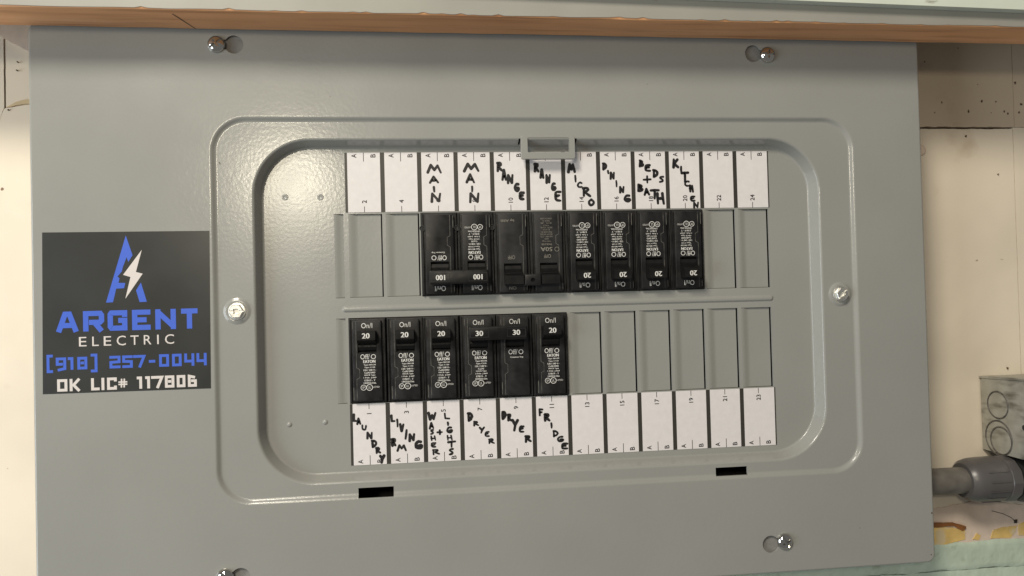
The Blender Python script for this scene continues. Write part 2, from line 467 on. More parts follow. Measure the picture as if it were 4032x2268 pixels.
panel('wall_board', [(-1200, 132.6), (-397.4, 134.6), (-393.2, 146), (-392.2, 650), (-1200, 650)], [0, .3, .1, 0, 0], W + .4, W + 6, m_cream, 4.0)
panel('yellow_stain', [(-391.5, 145.6), (-385, 146.9), (-378, 148.0), (-360, 149), (-360, 152), (-378, 151.2), (-385.1, 149.4)], [.3] * 7, W - .4, W + 3, m_stain, 2.0)
panel('plaster_lump', [(-420, 240), (-405, 204), (-395, 197.5), (-390.8, 193.7), (-385.2, 190.3), (-377.4, 186.2), (-350, 176), (-350, 240)], [0, .3, .3, .3, .3, .3, 0, 0], W - 4, W + 2, m_pink, 2.5)
# paint chips knocked out of the upper board
for (x, z), r in zip([(307, 184.5), (320.7, 151.5), (352.8, 166.2), (355.9, 152.8), (368.6, 152.2), (386.4, 167.8), (343.8, 144.2), (363.9, 143), (375.4, 144.1), (378.6, 142.6), (391, 150.2), (341.2, 123.9), (368.4, 92.6), (388.9, 143.4), (314.2, 143.1), (336.6, 195.9), (-383.5, 178), (-384, 172), (-390, 143.6), (370.5, -66)],
                     [.9, 1.0, .5, 1.3, 1.0, 1.2, 1.2, .6, 1.0, 1.0, 1.0, .9, .6, .8, .7, .5, .4, .5, .7, .9]):
    pts = [(x + r * random.uniform(.4, 1.1) * math.cos(a) * .8, z + r * random.uniform(.5, 1.3) * math.sin(a)) for a in [k * math.pi / 3.5 for k in range(7)]]
    v, f = prism_vf(pts, W - 1.25, W + 2)
    build('paint_chip', v, f, m_chip, wall)
# blister of paint beside the cover
v, f = lathe_vf([(4.6, W), (4.2, W - .7), (3.2, W - 1.1), (2.2, W - 1.0), (0.5, W - .6)], 20, 301.5, 112.5)
build('paint_blister', v, f, m_pink, wall, 50)
# bottom right: filler, old yellow paint and a splinter at the top of the mint section
panel('filler_patch', [(262, -206), (382, -206), (382, -178), (340, -172), (300, -177), (262, -176)], [0, 0, .3, .6, .6, 0], W - .5, W + 3, m_pink, 3.0)
panel('old_paint_patch', [(290, -207), (304.9, -207), (318.2, -204), (327.7, -202.5), (328, -195.1), (318, -192.6), (310.7, -191.3), (290, -191.7)], [0, .3, .3, .3, .4, .4, .3, 0], W - 1.0, W + 3, m_yellow, 2.0)
panel('old_paint_patch', [(350.1, -203), (367.6, -203.4), (371.7, -199), (373.3, -194.1), (362.5, -194.7), (353, -196.6)], [.3, .4, .4, .4, .4, .4], W - 1.0, W + 3, m_yellow, 2.0)
panel('old_paint_patch', [(374.6, -202), (392, -203), (392, -190), (381.5, -191.5), (374.8, -193.6)], [.3, 0, 0, .4, .3], W - 1.0, W + 3, m_yellow, 2.0)
panel('old_paint_patch', [(334.2, -203), (340, -203.5), (341.5, -200.2), (338.3, -198.2)], [.2, .3, .3, .2], W - 1.0, W + 3, m_yellow, 1.5)
panel('wood_splinter', [(290, -191.2), (301.5, -191.1), (318, -190.9), (325.1, -195.2), (328.1, -193.3), (328.2, -191.8), (317.4, -188.2), (301.6, -187.5), (290, -187.2)], [0, .2, .2, .2, 0, .2, .2, .2, 0], W - 2.0, W + 2, m_splinter, 2.5)
v, f = merge([ribbon_vf([(352, -181), (362, -184), (369, -187.5), (372.5, -191)], .5, W - .56), prism_vf([(371.2, -192), (373.6, -192), (373.8, -189.2), (371.4, -189.4)], W - 1.3, W)])
build('crack', v, f, m_crack, wall)

# mint lower section: rough brickwork under thick paint, in two courses
def rough_slab(name, x0, x1, z0, z1, front, back, material, parent, amp=1.0, nx=110, nz=14):
    V, F = [], []
    for j in range(nz + 1):
        for i in range(nx + 1):
            x = x0 + (x1 - x0) * i / nx; z = z0 + (z1 - z0) * j / nz
            e = min(j, nz - j)
            rnd = 1.0 if e == 0 else 0
            y = front + rnd + amp * (.5 * math.sin(x * .11 + z * .3) + .35 * math.sin(x * .37 - z * .21) + random.uniform(-.35, .35))
            zz = z + (random.uniform(-.45, .45) + .5 * math.sin(x * .13) if e == 0 else 0)
            V.append((x, y, zz))
    n = nx + 1
    for j in range(nz):
        for i in range(nx):
            a = j * n + i
            F.append((a, a + 1, a + n + 1, a + n))
    k = len(V)
    V += [(x0, back, z0), (x1, back, z0), (x1, back, z1), (x0, back, z1)]
    F += [tuple(list(range(nx, -1, -1)) + [k, k + 1])[::1]]
    F += [tuple([nz * n + i for i in range(n)] + [k + 2, k + 3])]
    return build(name, V, F, material, parent, 60)
lower = build('lower_wall', *box_vf(-1250, 1250, W + 2, W + 6, -800, -206), m_crack)
structure(lower, 'mint green painted rough masonry below the cream wall')
rough_slab('masonry_course', -1200, 1200, -226.6, -204.2, W - 1.4, W + 4, m_mint, lower, .30, 600, 10)
rough_slab('masonry_course', -1200, 1200, -750, -226.9, W - 1.1, W + 4, m_mint, lower, .30, 600, 60)

# ---------------------------------------------------------------- wooden rail and shelf above the panel
TILT = math.radians(0.29)
rail = empty('wooden_rail', (0, 0, 183.0), TILT)
tag(rail, 'raw pine rail with grey painted front running along above the panel', 'rail')
V, F = [], []
N = 120
prof = [(-44.6, 40), (-44.6, .9), (-44.0, 0), (-13.4, 0), (-12.8, .6), (-12.8, 40)]
for i in range(N + 1):
    x = -1160 + 2320 * i / N
    for k, (y, z) in enumerate(prof):
        V.append((x, y, z + (random.uniform(-.18, .18) if k in (1, 2, 3, 4) else 0)))
n = len(prof)
for i in range(N):
    for k in range(n):
        j = (k + 1) % n
        F.append((i * n + k, (i + 1) * n + k, (i + 1) * n + j, i * n + j))
F.append(tuple(range(n - 1, -1, -1))[::-1]); F.append(tuple(N * n + k for k in range(n)))
build('board', V, F, m_wood, rail)
# paint film on the front, chipped along its lower edge
edge = []
for i in range(581):
    x = -1160 + 4 * i
    d = .35 + .5 * abs(math.sin(x * .05) * math.sin(x * .023 + 1)) + (random.uniform(.2, 1.0) if random.random() < .16 else 0)
    edge.append((x, d))
out = edge + [(1160, 40), (-1160, 40)]
v, f = prism_vf(out, -45.2, -44.62)
build('paint_film', v, f, m_railpaint, rail)
v, f = [], []
for i in range(9):                                   # pencil mark on the underside
    t = i / 8
    x, y = -252 + 6.5 * t, -38 + 25 * t
    v += [(x - .4, y, -.22), (x + .3, y, -.22)]
for i in range(8): f.append((2 * i, 2 * i + 2, 2 * i + 3, 2 * i + 1))
build('pencil_mark', v, f, m_ink, rail)

shelf = empty('shelf_board', (170, 0, 194.3), math.radians(1.15))
tag(shelf, 'pale mint painted shelf board on top of the wooden rail', 'shelf')
build('board', *box_vf(-1330, 990, -51.5, -12.8, 0, 30), m_mintwhite, shelf)
build('leak_blocker', *box_vf(-1330, 990, -12.7, W - 1.5, 16, 29), m_mintwhite, shelf)  # unseen piece added to stop light leaking down behind the shelf

# ---------------------------------------------------------------- panel cover
cover = empty('panel_cover', (0, -11, -5))
tag(cover, 'large grey enamelled steel electrical panel cover with recessed centre', 'panel cover')
def P(o): # parts of the cover are given in scene millimetres
    o.parent = cover
    o.location = (0, 11 * S, 5 * S)
    return o
def ring(x0, x1, z0, z1, r, y, inset=0, n=24):
    return [(x, y, z) for x, z in rrect(x0 + inset, x1 - inset, z0 + inset, z1 - inset, max(r - inset, .5), n)]
OUT = (-351, 266, -199.5, 188.0, 6.5)
GRO = (-239.3, 213.5, -131.5, 127.2, 24)
PAN = (-213.3, 187.8, -120.8, 112.8, 39)
front = [ring(*OUT, -6.0), ring(*OUT, -9.6), ring(*OUT, -10.4, .35), ring(*OUT, -10.85, .9), ring(*OUT, -11, 1.8)]
for q in range(15):                                   # pressed step down to the frame
    u = q / 14
    front.append(ring(*GRO, -11 + 2 * u * u * u * (u * (6 * u - 15) + 10), 4.6 * u))
for q in range(9):                                    # rolled edge of the recess
    a = math.radians(66 * q / 8)
    front.append(ring(*PAN, -9 + 2.2 * (1 - math.cos(a)), 2.2 * math.sin(a)))
for q in range(8, -1, -1):                            # fillet at its foot
    a = math.radians(66 * q / 8)
    front.append(ring(*PAN, -1.8 * (1 - math.cos(a)), 6.4 - 1.8 * math.sin(a)))
nl = len(front[0])
back = [[(x, y + 1.3, z) for x, y, z in l] for l in front]
back[0] = ring(*OUT, -6.0, 1.2); back[1] = ring(*OUT, -8.9, 1.2); back[2] = ring(*OUT, -9.3, 1.4); back[3] = ring(*OUT, -9.6, 1.7); back[4] = ring(*OUT, -9.7, 2.4)
V = [p for l in front for p in l] + [p for l in back for p in l]
F = []
k = len(front)
for a in range(k - 1):
    for i in range(nl):
        j = (i + 1) % nl
        F.append((a * nl + i, a * nl + j, (a + 1) * nl + j, (a + 1) * nl + i))
        F.append(((k + a + 1) * nl + i, (k + a + 1) * nl + j, (k + a) * nl + j, (k + a) * nl + i))
F.append(tuple((k - 1) * nl + i for i in range(nl)))
F.append(tuple((2 * k - 1) * nl + i for i in range(nl - 1, -1, -1)))
for i in range(nl):
    j = (i + 1) % nl
    F.append((i, k * nl + i, k * nl + j, j))
sheet = build('sheet', V, F, m_panel)

R1T, R1B, R2T, R2B = 62.2, 4.0, -9.7, -68.4          # the two rows of breaker openings
PITCH = 25.4
cutters = []
cutters.append(box_vf(-101.6, 101.4, -30, 30, R1B, R1T))
cutters.append(box_vf(-152.4, -0.2, -30, 30, R2B, R2T))
blanks = [(k, 0) for k in (0, 1, 10, 11)] + [(k, 1) for k in range(6, 12)]
def blank_span(k, row):
    x0 = (k - 6) * PITCH
    z0, z1 = ((R1B, R1T) if row == 0 else (R2B, R2T))
    return x0 + 1.6, x0 + PITCH - .9, z0 + .4, z1 - .4
for k_, row in blanks:
    x0, x1, z0, z1 = blank_span(k_, row)
    if k_ == 6: x0 += .6
    cutters.append(box_vf(x0, x1, -30, 30, z0, z1))
cutters.append(box_vf(-160.5, -154.2, -30, 30, R1B + .2, R1T - .2))
cutters.append(box_vf(-160.5, -154.2, -30, 30, R2B + .2, R2T - .2))
# hinge slots, notches beside the latch
cutters.append(box_vf(-147.2, -123.7, -30, 30, -130.6, -124.0))
cutters.append(box_vf(102.3, 125.6, -30, 30, -128.9, -122.9))
cutters.append(box_vf(-32.4, -31.1, -30, -2.5, 108.6, 112.0))
cutters.append(box_vf(7.3, 8.7, -30, -2.5, 108.6, 112.0))
def keyhole(cx, cz, sx, sz, r=6.1, w=3.3):
    d = Vector((sx - cx, sz - cz)); L = d.length; a0 = math.atan2(d.y, d.x); b = math.asin(w / r)
    pts = [(cx + r * math.cos(a0 + b + (2 * math.pi - 2 * b) * i / 30), cz + r * math.sin(a0 + b + (2 * math.pi - 2 * b) * i / 30)) for i in range(31)]
    pts += [(sx + w * math.cos(a0 - math.pi / 2 + math.pi * i / 10), sz + w * math.sin(a0 - math.pi / 2 + math.pi * i / 10)) for i in range(11)]
    return prism_vf(pts, -30, 30)
KEY = [(-222.0, 174.7, -233.2, 174.5), (138.8, 172.5, 149.2, 171.6), (140.6, -178.6, 150.8, -177.0), (-224.3, -177.8, -234.2, -177.0)]
for kh in KEY: cutters.append(keyhole(*kh))
cut(sheet, merge(cutters), 35, weighted=True)
P(sheet)

# twist-out blanks: fixed along the left edge, bent back, sheared along the right
def blank_vf(x0, x1, z0, z1, ramp, dep, gap):
    prof = [(x0 + ramp * u, .05 + (dep - .05) * (u * u * (3 - 2 * u))) for u in (0, .12, .25, .4, .55, .7, .85, 1)]
    prof += [(x1 - gap, dep + .1), (x1 - gap, dep + 1.2), (x0 + ramp, dep + 1.2), (x0 + .8, 1.5), (x0, 1.3)]
    n = len(prof)
    V = [(x, y, z0 + .25) for x, y in prof] + [(x, y, z1 - .25) for x, y in prof]
    F = [tuple(range(n)), tuple(range(2 * n - 1, n - 1, -1))]
    for i in range(n):
        j = (i + 1) % n
        F.append((i, n + i, n + j, j))
    return V, F
for k_, row in blanks:
    x0, x1, z0, z1 = blank_span(k_, row)
    if k_ == 6: x0 += .6
    P(build('blank_plate', *blank_vf(x0, x1, z0, z1, 6.5, 1.4, 1.0), m_panel, None, 30))
P(build('end_tab', *blank_vf(-160.5, -154.2, R1B + .2, R1T - .2, 5.8, 1.3, .1), m_panel, None, 30))
P(build('end_tab', *blank_vf(-160.5, -154.2, R2B + .2, R2T - .2, 5.8, 1.3, .1), m_panel, None, 30))

# bead pressed between the rows, dimples, screw dishes, latch loop
L = []
for ins, y in ((0, .02), (.5, -.25), (1.0, -.8), (1.5, -1.05), (1.9, -1.1)):
    L.append([(x, y, z) for x, z in rrect(-156.5 + ins, 153.5 - ins, -5.9 + ins, -1.2 - ins, 2.34 - ins, 8)])
P(build('bead', *loops_vf(L), m_panel, None, 60))
for x, z in ((-193, 74), (-169.4, 73.8)):
    P(build('dimple', *lathe_vf([(2.3, .02), (2.0, -.3), (1.6, -.4), (1.0, -.12), (.3, -.05)], 20, x, z), m_panel, None, 60))
for x, z in ((-193.2, -80.8), (-169.4, -80.2)):
    P(build('dimple', *lathe_vf([(1.9, .02), (1.5, -.4), (.9, -.75), (.3, -.85)], 20, x, z), m_panel, None, 60))
for x, z in ((-223.7, -2.9), (199.9, -2.0)):
    P(build('screw_dish', *lathe_vf([(9.0, -8.98), (8.2, -9.3), (7.4, -9.75), (6.8, -9.9), (6.2, -9.8), (5.4, -9.45), (5.0, -9.4)], 40, x, z), m_panel, None, 60))
latch = build('latch_loop', *plate_vf(-31.0, 7.2, 97.6, 114.2, 1.8, -9.25, -6.2, .35), m_panel)
cut(latch, plate_vf(-26.3, 3.1, 102.3, 112.6, .8, -14, -2, .1), 40, weighted=True)
P(latch)

for x, z, r in ((264.0, -163.5, .8), (262.5, -193.5, .6), (-238.0, 102.5, .7), (-233.0, 96.0, .5), (208.0, -171.0, .4), (-160.0, 140.0, .35), (60.0, 150.0, .3)):
    yy = -10.95 if abs(z) > 128 or x > 214 else -10.0
    pts = [(x + r * random.uniform(.5, 1.2) * math.cos(k * math.pi / 3), z + r * random.uniform(.5, 1.2) * math.sin(k * math.pi / 3)) for k in range(6)]
    P(build('paint_chip', *prism_vf(pts, yy - .1, yy + .3), m_chip))

# ---------------------------------------------------------------- enclosure behind the cover
encl = empty('panel_box', (0, W, -5))
tag(encl, 'dark grey steel enclosure hidden behind the panel cover', 'enclosure')
def Q(o):
    o.parent = encl; o.location = (0, -W * S, 5 * S); return o
Q(build('back', *box_vf(-338, 253, W - 1.6, W - .1, -190, 182), m_dark))
for nm, b in (('side', (-338, -336.6)), ('side', (251.6, 253))):
    Q(build(nm, *box_vf(b[0], b[1], -8.9, W - 1.6, -190, 182), m_box))
Q(build('side', *box_vf(-336.6, 251.6, -8.9, W - 1.6, -190, -188.6), m_box))
Q(build('side', *box_vf(-336.6, 251.6, -8.9, W - 1.6, 180.6, 182), m_box))
for b in ((-336.6, 251.6, -8.9, -7.6, 160, 180.6), (-336.6, 251.6, -8.9, -7.6, -188.6, -166)):
    Q(build('flange', *box_vf(*b), m_box))

# ---------------------------------------------------------------- screws
def dome_screw(x, z, label, turn):
    t = empty('mounting_screw', (x, -11, z), turn)
    tag(t, label, 'screw', 'nickel screws holding the cover')
    prof = [(3.0, 6), (3.0, -.15), (5.6, -.15), (5.75, -.5), (5.6, -1.1), (5.1, -1.9), (4.3, -2.7), (3.2, -3.3), (1.9, -3.65), (.6, -3.75)]
    head = build('head', *lathe_vf(prof, 40), m_chrome, t, 40)
    cross = merge([box_vf(-4.6, 4.6, -8, -1.0, -.7, .7)])
    cut(head, cross, 40)
    cut(head, box_vf(-.7, .7, -8, -1.0, -3.0, 3.0), 40)
    return t
dome_screw(-233.2, 174.5, 'domed silver screw at the keyhole above the dark square sticker', math.radians(-38))
dome_screw(149.2, 171.6, 'domed silver screw close under the rail, above cells 22 and 24', math.radians(4))
dome_screw(150.8, -177.0, 'domed silver screw below the row of odd numbered blanks', math.radians(62))
dome_screw(-234.2, -177.0, 'domed silver screw low on the cover below the dark square sticker', math.radians(20))
def hex_screw(x, z, label, turn):
    t = empty('cover_screw', (x, -9.4, z), turn)
    tag(t, label, 'screw', 'zinc hex screws in the recessed frame')
    wash = build('washer', *lathe_vf([(5.7, .2), (5.75, -.4), (5.5, -.8), (4.4, -1.0)], 36), m_zinc, t, 40)
    hx = [(4.9 * math.cos(math.pi / 3 * i), 4.9 * math.sin(math.pi / 3 * i)) for i in range(6)]
    hx2 = [(a * .9, b * .9) for a, b in hx]
    L = [[(a, -1.0, b) for a, b in hx], [(a, -3.2, b) for a, b in hx], [(a, -3.7, b) for a, b in hx2]]
    head = build('head', *loops_vf(L, True, True), m_zinc, t)
    cut(head, box_vf(-8, 8, -9, -2.6, -.6, .6))
    cut(head, box_vf(-1.6, 1.6, -9, -1.6, -1.6, 1.6))
hex_screw(-223.7, -2.9, 'zinc hex head screw beside the dark square sticker', 0)
hex_screw(199.9, -2.0, 'zinc hex head screw beside the blank slots 23 and 24', math.radians(-48))

# ---------------------------------------------------------------- square company sticker
SY = -11.0
stk = empty('company_sticker', (-292.3, SY, -1))
tag(stk, 'dark square sticker with blue letter A, white lightning bolt and phone number', 'sticker')
def K(o):
    o.parent = stk; o.location = (292.3 * S, -SY * S, 1 * S); return o
K(build('vinyl_sheet', *prism_vf([(-344.9, -52.9), (-240.9, -53.1), (-240.0, 50.7), (-343.8, 51.2)], SY - .15, SY - .005), m_vinyl))
yp = SY - .19
def poly_vf(pts, y):
    cu = bpy.data.curves.new('shape', 'CURVE'); cu.dimensions = '2D'; cu.fill_mode = 'FRONT'
    sp = cu.splines.new('POLY'); sp.points.add(len(pts) - 1); sp.use_cyclic_u = True
    for p, q in zip(sp.points, pts): p.co = (q[0], q[1], 0, 1)
    o = bpy.data.objects.new('shape', cu); C.objects.link(o)
    me = o.evaluated_get(bpy.context.evaluated_depsgraph_get()).to_mesh()
    v = [(p.co.x, y, p.co.y) for p in me.vertices]; f = [tuple(p.vertices) for p in me.polygons]
    bpy.data.objects.remove(o); bpy.data.curves.remove(cu)
    return v, f
K(build('blue_letter_emblem', *merge([poly_vf(LOGO1, yp), poly_vf(LOGO2, yp)]), m_blue))
K(build('lightning_bolt', *poly_vf(BOLT, yp), m_silver))
# squared display lettering: centre lines in a unit box
SQ = {
 'A': [[(0, 0), (.38, 1), (.62, 1), (1, 0)], [(.25, .26), (.75, .26)]],
 'R': [[(0, 0), (0, 1), (.92, 1), (1, .88), (1, .52), (.9, .42), (.2, .42)], [(.55, .42), (1, 0)]],
 'G': [[(1, .72), (1, 1), (.08, 1), (0, .9), (0, .1), (.08, 0), (1, 0), (1, .5), (.55, .5)]],
 'E': [[(1, 1), (0, 1), (0, 0), (1, 0)], [(0, .5), (.9, .5)]],
 'N': [[(0, 0), (0, 1)], [(.06, .93), (.94, .07)], [(1, 0), (1, 1)]],
 'T': [[(0, 1), (1, 1)], [(.5, 1), (.5, 0)]],
 '(': [[(1, 1), (0, 1), (0, 0), (1, 0)]], ')': [[(0, 1), (1, 1), (1, 0), (0, 0)]],
 '9': [[(.75, .46), (0, .46), (0, 1), (1, 1), (1, 0), (.05, 0)]],
 '1': [[(0, 1), (.7, 1), (.7, 0)]],
 '8': [[(0, .5), (0, 0), (1, 0), (1, 1), (0, 1), (0, .5)], [(.25, .52), (.75, .52)]],
 '2': [[(0, 1), (1, 1), (1, .52), (0, .48), (0, 0), (1, 0)]],
 '5': [[(1, 1), (0, 1), (0, .54), (1, .5), (1, 0), (0, 0)]],
 '7': [[(0, 1), (1, 1), (.5, 0)]], '-': [[(0, .5), (1, .5)]],
 '0': [[(0, .5), (0, 0), (1, 0), (1, 1), (0, 1), (0, .5)]],
 'O': [[(0, .5), (0, 0), (1, 0), (1, 1), (0, 1), (0, .5)]],
 '4': [[(0, 1), (0, .35), (.95, .35)], [(1, 1), (1, 0)]],
 'K': [[(0, 0), (0, 1)], [(1, 1), (.3, .5), (1, 0)]],
 'L': [[(0, 1), (0, 0), (1, 0)]], 'I': [[(.5, 1), (.5, 0)]],
 'C': [[(1, .72), (1, 1), (0, 1), (0, 0), (1, 0), (1, .28)]],
 '#': [[(.3, 1), (.25, 0)], [(.75, 1), (.7, 0)], [(0, .68), (1, .68)], [(0, .3), (1, .3)]],
 '6': [[(.95, 1), (0, 1), (0, 0), (1, 0), (1, .5), (.28, .5)]],
}
def sq_text(table, t, z0=None, z1=None):
    parts = []; q = 0
    for ch, x0, b, x1, a in table:
        lo, hi = (b, a) if (z0 is None or ch in '()-#') else (z0, z1)
        for stroke in SQ[ch]:
            h = t / 2
            if ch == '-': pts = [(x0, (lo + hi) / 2), (x1, (lo + hi) / 2)]
            else:
                full = stroke
                pts = []
                for i, (u, w) in enumerate(full):
                    X = x0 + h + u * (x1 - x0 - t); Z = lo + h + w * (hi - lo - t)
                    if len(full) > 1 and i in (0, len(full) - 1):       # let open ends run to the box
                        nb = full[1] if i == 0 else full[-2]
                        dx, dz = u - nb[0], w - nb[1]
                        if abs(dx) < .02 and w in (0, 1): Z += h * (1 if dz > 0 else -1)
                        elif abs(dz) < .02 and u in (0, 1): X += h * (1 if dx > 0 else -1)
                        elif w in (0, 1): Z += h * (1 if dz > 0 else -1)
                    pts.append((X, Z))
            closed = len(pts) > 3 and (Vector(pts[0]) - Vector(pts[-1])).length < t * 1.3 and ch in '0O8' and len(stroke) > 4
            if closed and (Vector(pts[0]) - Vector(pts[-1])).length < .05: pts = pts[:-1]
            parts.append(ribbon_vf(pts, t if ch != '#' else t * .55, yp - .006 * q, closed)); q = (q + 1) % 5
    return merge(parts)
K(build('large_blue_lettering', *sq_text(ARG, 3.3, -13.4, -.2), m_blue))
K(build('phone_number', *sq_text(PHO, 1.75, -37.8, -29.7), m_blue))
K(build('licence_number', *sq_text(LIC, 1.75, -51.6, -43.7), m_silver))
parts = []
for ch, x0, b, x1, a in ELE:
    parts.append(text_at(ch, (x0 + x1) / 2, -19.9, 6.1 if ch != 'C' else 6.3, yp, max(x1 - x0, .95)))
K(build('small_white_lettering', *merge(parts), m_silver))

# ---------------------------------------------------------------- circuit label strips
HW = {
 'A': [[(0, 0), (.45, 1), (1, 0)], [(.18, .36), (.82, .36)]],
 'B': [[(.1, 0), (.1, 1)], [(.1, 1), (.7, .95), (.8, .72), (.2, .52), (.95, .38), (.9, .08), (.1, 0)]],
 'C': [[(1, .88), (.55, 1), (.12, .7), (.05, .3), (.4, 0), (1, .08)]],
 'D': [[(.12, 0), (.08, 1)], [(0, .98), (.6, .95), (1, .62), (.8, .25), (.12, 0)]],
 'E': [[(1, .95), (.25, .95), (.1, .5), (.2, .05), (1, 0)], [(.15, .5), (.8, .55)]],
 'F': [[(.1, 0), (.15, 1), (1, .95)], [(.12, .5), (.75, .55)]],
 'G': [[(.85, .95), (.4, 1), (.05, .55), (.2, .08), (.7, 0), (1, .2), (.95, .45), (.5, .42)]],
 'H': [[(.05, 1), (.12, 0)], [(.85, 1), (1, 0)], [(.08, .48), (.92, .5)]],
 'I': [[(.35, 1), (.65, 0)]],
 'K': [[(.1, 0), (.15, 1)], [(.9, 1), (.18, .48), (1, 0)]],
 'L': [[(.1, 1), (.15, .05), (1, .02)]],
 'M': [[(0, 0), (.25, 1), (.5, .35), (.75, .95), (1, 0)]],
 'N': [[(.05, 0), (.1, 1), (.85, .05), (1, 1)]],
 'O': [[(.5, 1), (.1, .75), (.05, .3), (.45, 0), (.9, .25), (.95, .7), (.5, 1)]],
 'R': [[(.1, 0), (.1, 1)], [(0, .95), (.7, .98), (.8, .7), (.2, .5), (1, 0)]],
 'S': [[(.9, .95), (.35, .95), (.15, .7), (.8, .42), (.85, .1), (.1, 0)]],
 'T': [[(0, .95), (1, 1)], [(.48, .98), (.45, 0)]],
 'U': [[(.05, 1), (.1, .3), (.4, 0), (.8, .15), (.9, 1)]],
 'V': [[(0, 1), (.4, 0), (1, .95)]],
 'W': [[(0, 1), (.25, 0), (.5, .6), (.75, 0), (1, 1)]],
 'Y': [[(0, 1), (.5, .5)], [(1, .95), (.5, .5), (.3, 0)]],
 '+': [[(.5, 1), (.5, 0)], [(0, .5), (1, .52)]], '/': [[(.9, 1), (.1, 0)]],
}
def handwriting(slot):
    parts = []
    for ch, x0, z0, x1, z1 in HAND[slot]:
        w = max(1.3, min(2.0, .33 * (z1 - z0))) if ch not in 'I/+' else 1.55
        h = w / 2
        a, b = x0 + h * .7, max(x1 - h * .7, x0 + h * .7 + .3)
        lo, hi = z0 + h * .7, z1 - h * .7
        for st in HW[ch]:
            pl = [(a + u * (b - a) + random.uniform(-.15, .15), lo + v * (hi - lo) + random.uniform(-.15, .15)) for u, v in st]
            if len(pl) > 3 and ch in 'BCDEGORSU': pl = chaikin(pl, 1)
            elif len(pl) == 2: pl = [pl[0], ((pl[0][0] + pl[1][0]) / 2 + random.uniform(-.12, .12), (pl[0][1] + pl[1][1]) / 2 + random.uniform(-.12, .12)), pl[1]]
            parts.append(marker_vf(pl, w * random.uniform(.92, 1.08), -.36))
    return merge(parts)
WORD = {6: 'main', 8: 'main', 10: 'range', 12: 'range', 14: 'micro', 16: 'dining', 18: 'beds and bath', 20: 'kitchen', 1: 'laundry', 3: 'living room', 5: 'washer and lights', 7: 'dryer', 9: 'dryer', 11: 'fridge'}
def label_strip(row):
    z0, z1 = ((63.0, 104.3) if row == 0 else (-110.6, -68.7))
    base = empty('label_strip', (0, 0, z0))
    tag(base, 'white circuit label strip with even numbers above the upper breakers' if row == 0 else 'white circuit label strip with odd numbers under the lower breakers', 'label strip')
    def J(o, par=base):
        o.parent = par
        if par is base: o.location = (0, 0, -z0 * S)
        return o
    J(build('backing', *box_vf(-152.6, 152.6, -.2, -.01, z0, z1), m_strip))
    for k in range(12):
        x0 = (k - 6) * PITCH + (1.5 if k else 1.6); x1 = (k - 5) * PITCH - (1.5 if k < 11 else .7)
        n = 2 * k + (2 if row == 0 else 1)
        cell = J(build('label_cell', *box_vf(x0, x1, -.30, -.205, z0 + .02, z1 - .02), m_paper))
        cell['label'] = ('white cell number %d with %s handwritten in black marker' % (n, WORD[n])) if n in WORD else 'blank white cell number %d' % n
        xc = (k - 5.5) * PITCH
        q = math.pi / 2
        if row == 0:
            ticks = ((z1 - 6.2, z1 - .05), (z0 + .05, z0 + 4.0))
            za, zn = z1 - 2.2, z0 + 7.3
        else:
            ticks = ((z0 + .05, z0 + 6.4), (z1 - 3.8, z1 - .05))
            za, zn = z0 + 2.4, z1 - 6.9
        for ta, tb in ticks:
            J(build('tick_mark', *box_vf(xc - .22, xc + .22, -.33, -.305, ta, tb), m_ink), cell)
        for nm, tx in (('printed_letter', text_at('A', xc - 6.5, za, 3.3, -.325, 2.6, q, .10)), ('printed_letter', text_at('B', xc + 6.5, za, 3.3, -.325, 2.3, q, .10)), ('printed_number', text_at(str(n), xc, zn, 3.1, -.325, None, q, .10))):
            J(build(nm, *tx, m_ink), cell)
        if n in WORD:
            J(build('handwriting', *handwriting(n), m_marker), cell)
label_strip(0)
label_strip(1)

# ---------------------------------------------------------------- circuit breakers
HH = 29.0
FY = -4.0
def circle(cx, cz, r, w, y, n=20):
    return ribbon_vf([(cx + r * math.cos(2 * math.pi * i / n), cz + r * math.sin(2 * math.pi * i / n)) for i in range(n)], w, y, True)
def full_print(lines):
    y = FY - .06
    p = [text_at('On/I', 0, 24.0, 3.5, y, 7.4), text_at('Off/', -1.6, 2.8, 3.4, y, 6.2), circle(4.0, 2.7, 1.45, .42, y)]
    p.append(text_at('EATON', 1.2, -.5, 2.0, y, 8.0, 0, .12))
    z = -2.9
    for s in lines:
        p.append(text_at(s, 1.2 if len(s) < 9 else 1.4, z, 1.15, y, min(8.4, .80 * len(s)), 0, .05)); z -= 1.75
    p += [circle(-3.0, -18.2, 1.75, .35, y), circle(1.0, -18.2, 2.0, .4, y), text_at('UL', 1.0, -18.2, 1.7, y - .01, 1.9), text_at('SP', -3.0, -18.2, 1.5, y - .01, 1.7), text_at('LISTED', 5.6, -18.0, 1.1, y, 4.4)]
    return p
def short_print():
    y = FY - .06
    return [text_at('On/I', 0, 24.0, 3.5, y, 7.4), text_at('Off/', -1.6, 2.8, 3.4, y, 6.2), circle(4.0, 2.7, 1.45, .42, y), text_at('Common Trip', 1.0, -1.0, 1.2, y, 9.0, 0, .05)]
def shift(vf, dx, dz=0):
    return [(x + dx, y, z + dz) for x, y, z in vf[0]], vf[1]
SINGLE = ['Type BR120', 'Type C120', '120 / 240 V~', 'Cu/Al SWD', 'HACR Type', '1 Pole  J-669', 'E7819 - T', 'LR43556 Dist.']
def double_lines(a): return ['Type BR2%s' % a, 'Type C2%s' % a, '120 / 240 V~', 'Cu/Al', 'HACR Type', '2 Pole  J-669', 'E7819 - T', 'LR43556 Dist.']

